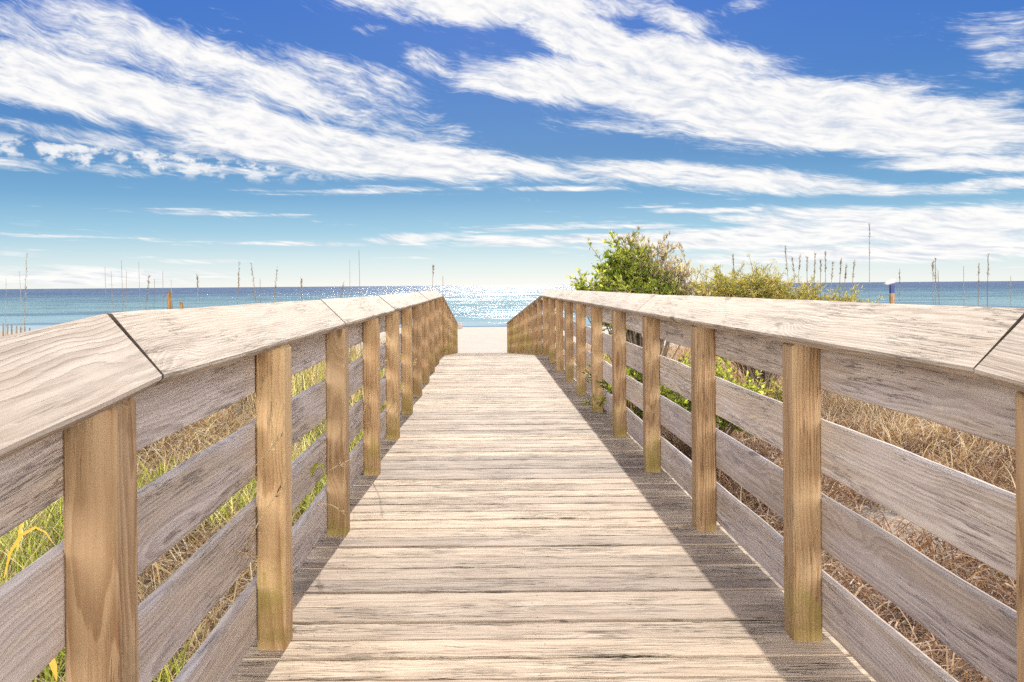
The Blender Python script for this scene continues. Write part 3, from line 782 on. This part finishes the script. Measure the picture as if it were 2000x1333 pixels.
# straw stalks that have grown in through the left railing
def stalk(points, label, r0=.0032, mat=None, tip=True):
    pts = [at(*q) for q in points]
    b = pts[0]
    e = empty('dry_stalk', b, label, 'dry stalk', 'dry stalks leaning in through the left railing')
    # smooth the path
    P2 = []
    for i in range(len(pts) - 1):
        for k in range(4):
            f_ = k / 4
            p0, p1, p2, p3 = pts[max(i - 1, 0)], pts[i], pts[i + 1], pts[min(i + 2, len(pts) - 1)]
            P2.append(.5 * ((2 * p1) + (p2 - p0) * f_ + (2 * p0 - 5 * p1 + 4 * p2 - p3) * f_ ** 2 + (-p0 + 3 * p1 - 3 * p2 + p3) * f_ ** 3))
    P2.append(pts[-1])
    V, Fc = [], []
    tube(V, Fc, P2, r0, r0 * .45, 5)
    mesh_obj('stem', V, Fc, mat or M_straw, e, attrs={'rnd': ('FLOAT', np.full(len(V), random.uniform(.6, .95)))})
    if tip:
        n = 10
        d = (P2[-1] - P2[-3]).normalized()
        c_ = np.array([np.array(P2[-1] - d * random.uniform(0, .06)) for _ in range(n)])
        dr = np.array([np.array(d) + np.array([random.gauss(0, .4) for _ in range(3)]) for _ in range(n)])
        v_, f_, r2 = leaves_mesh(c_, dr, np.full(n, .028), np.full(n, .005), rng.random(n))
        mesh_obj('tuft', v_, f_, M_straw, e, attrs={'rnd': ('FLOAT', r2)})
stalk([(395, 1260, 2.75), (430, 1080, 2.6), (486, 931, 2.5), (552, 852, 2.55)], 'straw stalk slanting across the upper face of the second left post')
stalk([(440, 1290, 2.75), (468, 1110, 2.6), (500, 1030, 2.5), (553, 948, 2.5)], 'straw stalk slanting across the middle of the second left post')
stalk([(378, 1230, 2.6), (400, 1150, 2.5), (412, 1120, 2.45), (392, 1110, 2.45)], 'short hooked reddish stalk before the third left rail board', .004)
stalk([(420, 1220, 2.7), (412, 1090, 2.6), (432, 1068, 2.5), (470, 1078, 2.5), (492, 1085, 2.5)], 'arched straw stalk bending over the third left rail board')
stalk([(575, 1080, 3.9), (610, 960, 3.8), (640, 922, 3.7), (680, 900, 3.7)], 'straw stalk tipped over the face of the third left post')
stalk([(590, 1090, 3.9), (605, 1000, 3.8), (640, 985, 3.75), (668, 1000, 3.7)], 'drooping straw stalk at the foot of the third left post')
stalk([(690, 900, 5.0), (712, 800, 4.9), (735, 730, 4.8), (752, 700, 4.8)], 'straw stalk crossing the upper part of the fourth left post')
stalk([(735, 860, 5.9), (760, 800, 5.8), (790, 755, 5.7), (812, 700, 5.7)], 'straw stalk crossing the fifth left post')
# curling green blade and yellow blades
def blade_thing(name, points, width, mat, label, cat, group=None):
    pts = [at(*q) for q in points]
    e0 = pts[0]; V, Fc = [], []; n = len(pts)
    for i, p_ in enumerate(pts):
        d = (pts[min(i + 1, n - 1)] - pts[max(i - 1, 0)]).normalized()
        s_ = d.cross(Vector((0, 1, .3))).normalized() * width / 2 * (1 - (i / (n - 1)) ** 3 * .9) * (.4 + .6 * min(1, i / 1.5))
        up_ = Vector((0, -1, .2)) * width * .12
        V += [tuple(p_ - s_ + up_), tuple(p_), tuple(p_ + s_ + up_)]
    for i in range(n - 1):
        a = i * 3
        Fc += [(a, a + 1, a + 4, a + 3), (a + 1, a + 2, a + 5, a + 4)]
    o = mesh_obj(name, V, Fc, mat, None, tuple(e0), {'rnd': ('FLOAT', np.full(len(V), random.uniform(.3, .9)))}, smooth=True)
    tag(o, label, cat, group)
blade_thing('grass_blade', [(600, 1010, 3.75), (602, 960, 3.7), (608, 925, 3.65), (618, 906, 3.6), (630, 908, 3.6), (635, 930, 3.6)], .022, M_green, 'broad curled green blade beside the third left post', 'grass blade')
GY = 'wide yellow grass blades by the first left post'
blade_thing('grass_blade', [(8, 1130, 3.2), (20, 1080, 3.15), (42, 1045, 3.1), (70, 1030, 3.1), (90, 1040, 3.1), (104, 1062, 3.1)], .014, M_yellow, 'arched wide yellow grass blade left of the first left post', 'grass blade', GY)
blade_thing('grass_blade', [(34, 1075, 3.3), (40, 1035, 3.3), (48, 1000, 3.3), (54, 975, 3.3)], .018, M_yellow, 'upright wide yellow grass blade left of the first left post', 'grass blade', GY)
blade_thing('grass_blade', [(82, 1250, 2.2), (96, 1275, 2.2), (106, 1300, 2.2), (112, 1330, 2.2)], .03, M_yellow, 'hanging orange yellow blade at the foot of the first left post', 'grass blade', GY)

# ------------------------------------------------------------------ sand fence and old posts
fe = empty('sand_fence', at(40, 657, 22), 'row of dark weathered slats half buried in white sand at far left', 'fence')
for i in range(14):
    px = -28 + i * 8.6
    b = at(px, 656 , 22 + i * .25)
    zb = float(ground_z(b.x, b.y)) - .1
    zt = at(px, 624 + i * 1.7 + random.uniform(-2, 2), 22 + i * .25).z
    Wood().board((b.x, b.y, zb), (b.x + random.uniform(-.01, .01), b.y, max(zt, zb + .2)), (1, 0, 0), .045, .012, step=.3, wob=.001, ch=.002).build('slat', M_dark, fe)
for zz in (.18, .40):
    V, Fc = [], []
    a, b = at(-28, 656, 22), at(-28 + 13 * 8.6, 656, 22 + 13 * .25)
    tube(V, Fc, [(a.x, a.y, float(ground_z(a.x, a.y)) + zz), (b.x, b.y, float(ground_z(b.x, b.y)) + zz)], .003, .003, 4)
    mesh_obj('wire', V, Fc, M_nail, fe)
M_stump = wood_mat('stump_wood', (.38, .22, .09), (.13, .07, .03), (.30, .17, .07), ring=60, crack=.6)
def stump(name, px, top, Y, width, label, cat, jag):
    tp = at(px, top, Y); zb = float(ground_z(tp.x, Y)) - .1
    V, Fc = [], []
    n = 10; m = 12; G = []
    for i in range(m):
        f_ = i / (m - 1)
        for k in range(n):
            a = 2 * math.pi * k / n
            r_ = width / 2 * (1.12 - .25 * f_ + .16 * mnoise.noise(Vector((math.cos(a) * 1.5, math.sin(a) * 1.5, f_ * 7 + px))))
            z = zb + (tp.z - zb) * f_ - (jag * random.random() if i == m - 1 else 0)
            V.append((tp.x + .02 * math.sin(f_ * 3) + r_ * math.cos(a), Y + r_ * math.sin(a), z)); G.append((z, r_ * math.cos(a), r_ * math.sin(a)))
    for i in range(m - 1):
        for k in range(n):
            k2 = (k + 1) % n
            Fc.append((i * n + k, i * n + k2, (i + 1) * n + k2, (i + 1) * n + k))
    Fc.append(tuple((m - 1) * n + k for k in range(n)))
    o = mesh_obj(name, V, Fc, M_stump, None, (tp.x, Y, zb), {'gc': ('FLOAT_VECTOR', G), 'tone': ('FLOAT', [.5] * len(V))}, smooth=True)
    tag(o, label, cat)
stump('wooden_stake', 330, 566, 9.5, .065, 'tall lumpy golden brown stake rising above the left cap board', 'stake', .05)
stump('wooden_stake', 354, 590, 9.8, .05, 'short brown stake end just showing above the left cap board', 'stake', .01)
# blue topped post with a pale cloth on the right
tp = at(1738, 556, 14.0); zb = float(ground_z(tp.x, 14.0)) - .1
bp = empty('marker_post', (tp.x, 14.0, zb), 'slim tan post with a dark blue top band and pale cloth before the sea', 'post')
hgt = tp.z
zmid = at(1738, 573, 14.0).z
Wood().board((tp.x, 13.965, zb), (tp.x, 13.965, zmid), (1, 0, 0), .065, .065, step=.3).build('shaft', M_post, bp)
M_blue, t, p = new_mat('blue_paint')
nn = t.noise(t.attr('gc'), 30, 3, .6)
t.link(t.mix(nn, (.02, .03, .12), (.04, .06, .18)), p.inputs['Base Color']); p.inputs['Roughness'].default_value = .6
Wood().board((tp.x, 13.9645, zmid + .001), (tp.x, 13.9645, hgt), (1, 0, 0), .066, .066, step=.1).build('blue_band', M_blue, bp)
M_cloth, t, p = new_mat('pale_cloth')
t.link(t.mix(t.noise(t.n.new('ShaderNodeNewGeometry').outputs['Position'], 20, 3, .6), (.50, .45, .44), (.62, .57, .56)), p.inputs['Base Color']); p.inputs['Roughness'].default_value = .9
V, Fc = [], []
nu, nv = 12, 8
for i in range(nu):
    for j in range(nv):
        a = 2 * math.pi * i / nu; b = math.pi * j / (nv - 1)
        r_ = 1 + .35 * mnoise.noise(Vector((math.cos(a) * 1.6, math.sin(a) * 1.6, b * 1.7)))
        V.append((tp.x + .01 + .10 * r_ * math.sin(b) * math.cos(a), 14.0 + .05 * r_ * math.sin(b) * math.sin(a), hgt + .035 + .045 * r_ * math.cos(b) + .03 * math.cos(a)))
for i in range(nu):
    for j in range(nv - 1):
        i2 = (i + 1) % nu
        Fc.append((i * nv + j, i * nv + j + 1, i2 * nv + j + 1, i2 * nv + j))
mesh_obj('cloth', V, Fc, M_cloth, bp, smooth=True)

# ------------------------------------------------------------------ render settings
S.render.engine = 'CYCLES'
S.cycles.use_denoising = False
S.cycles.max_bounces = 6
S.cycles.transparent_max_bounces = 4
S.cycles.sample_clamp_indirect = 8
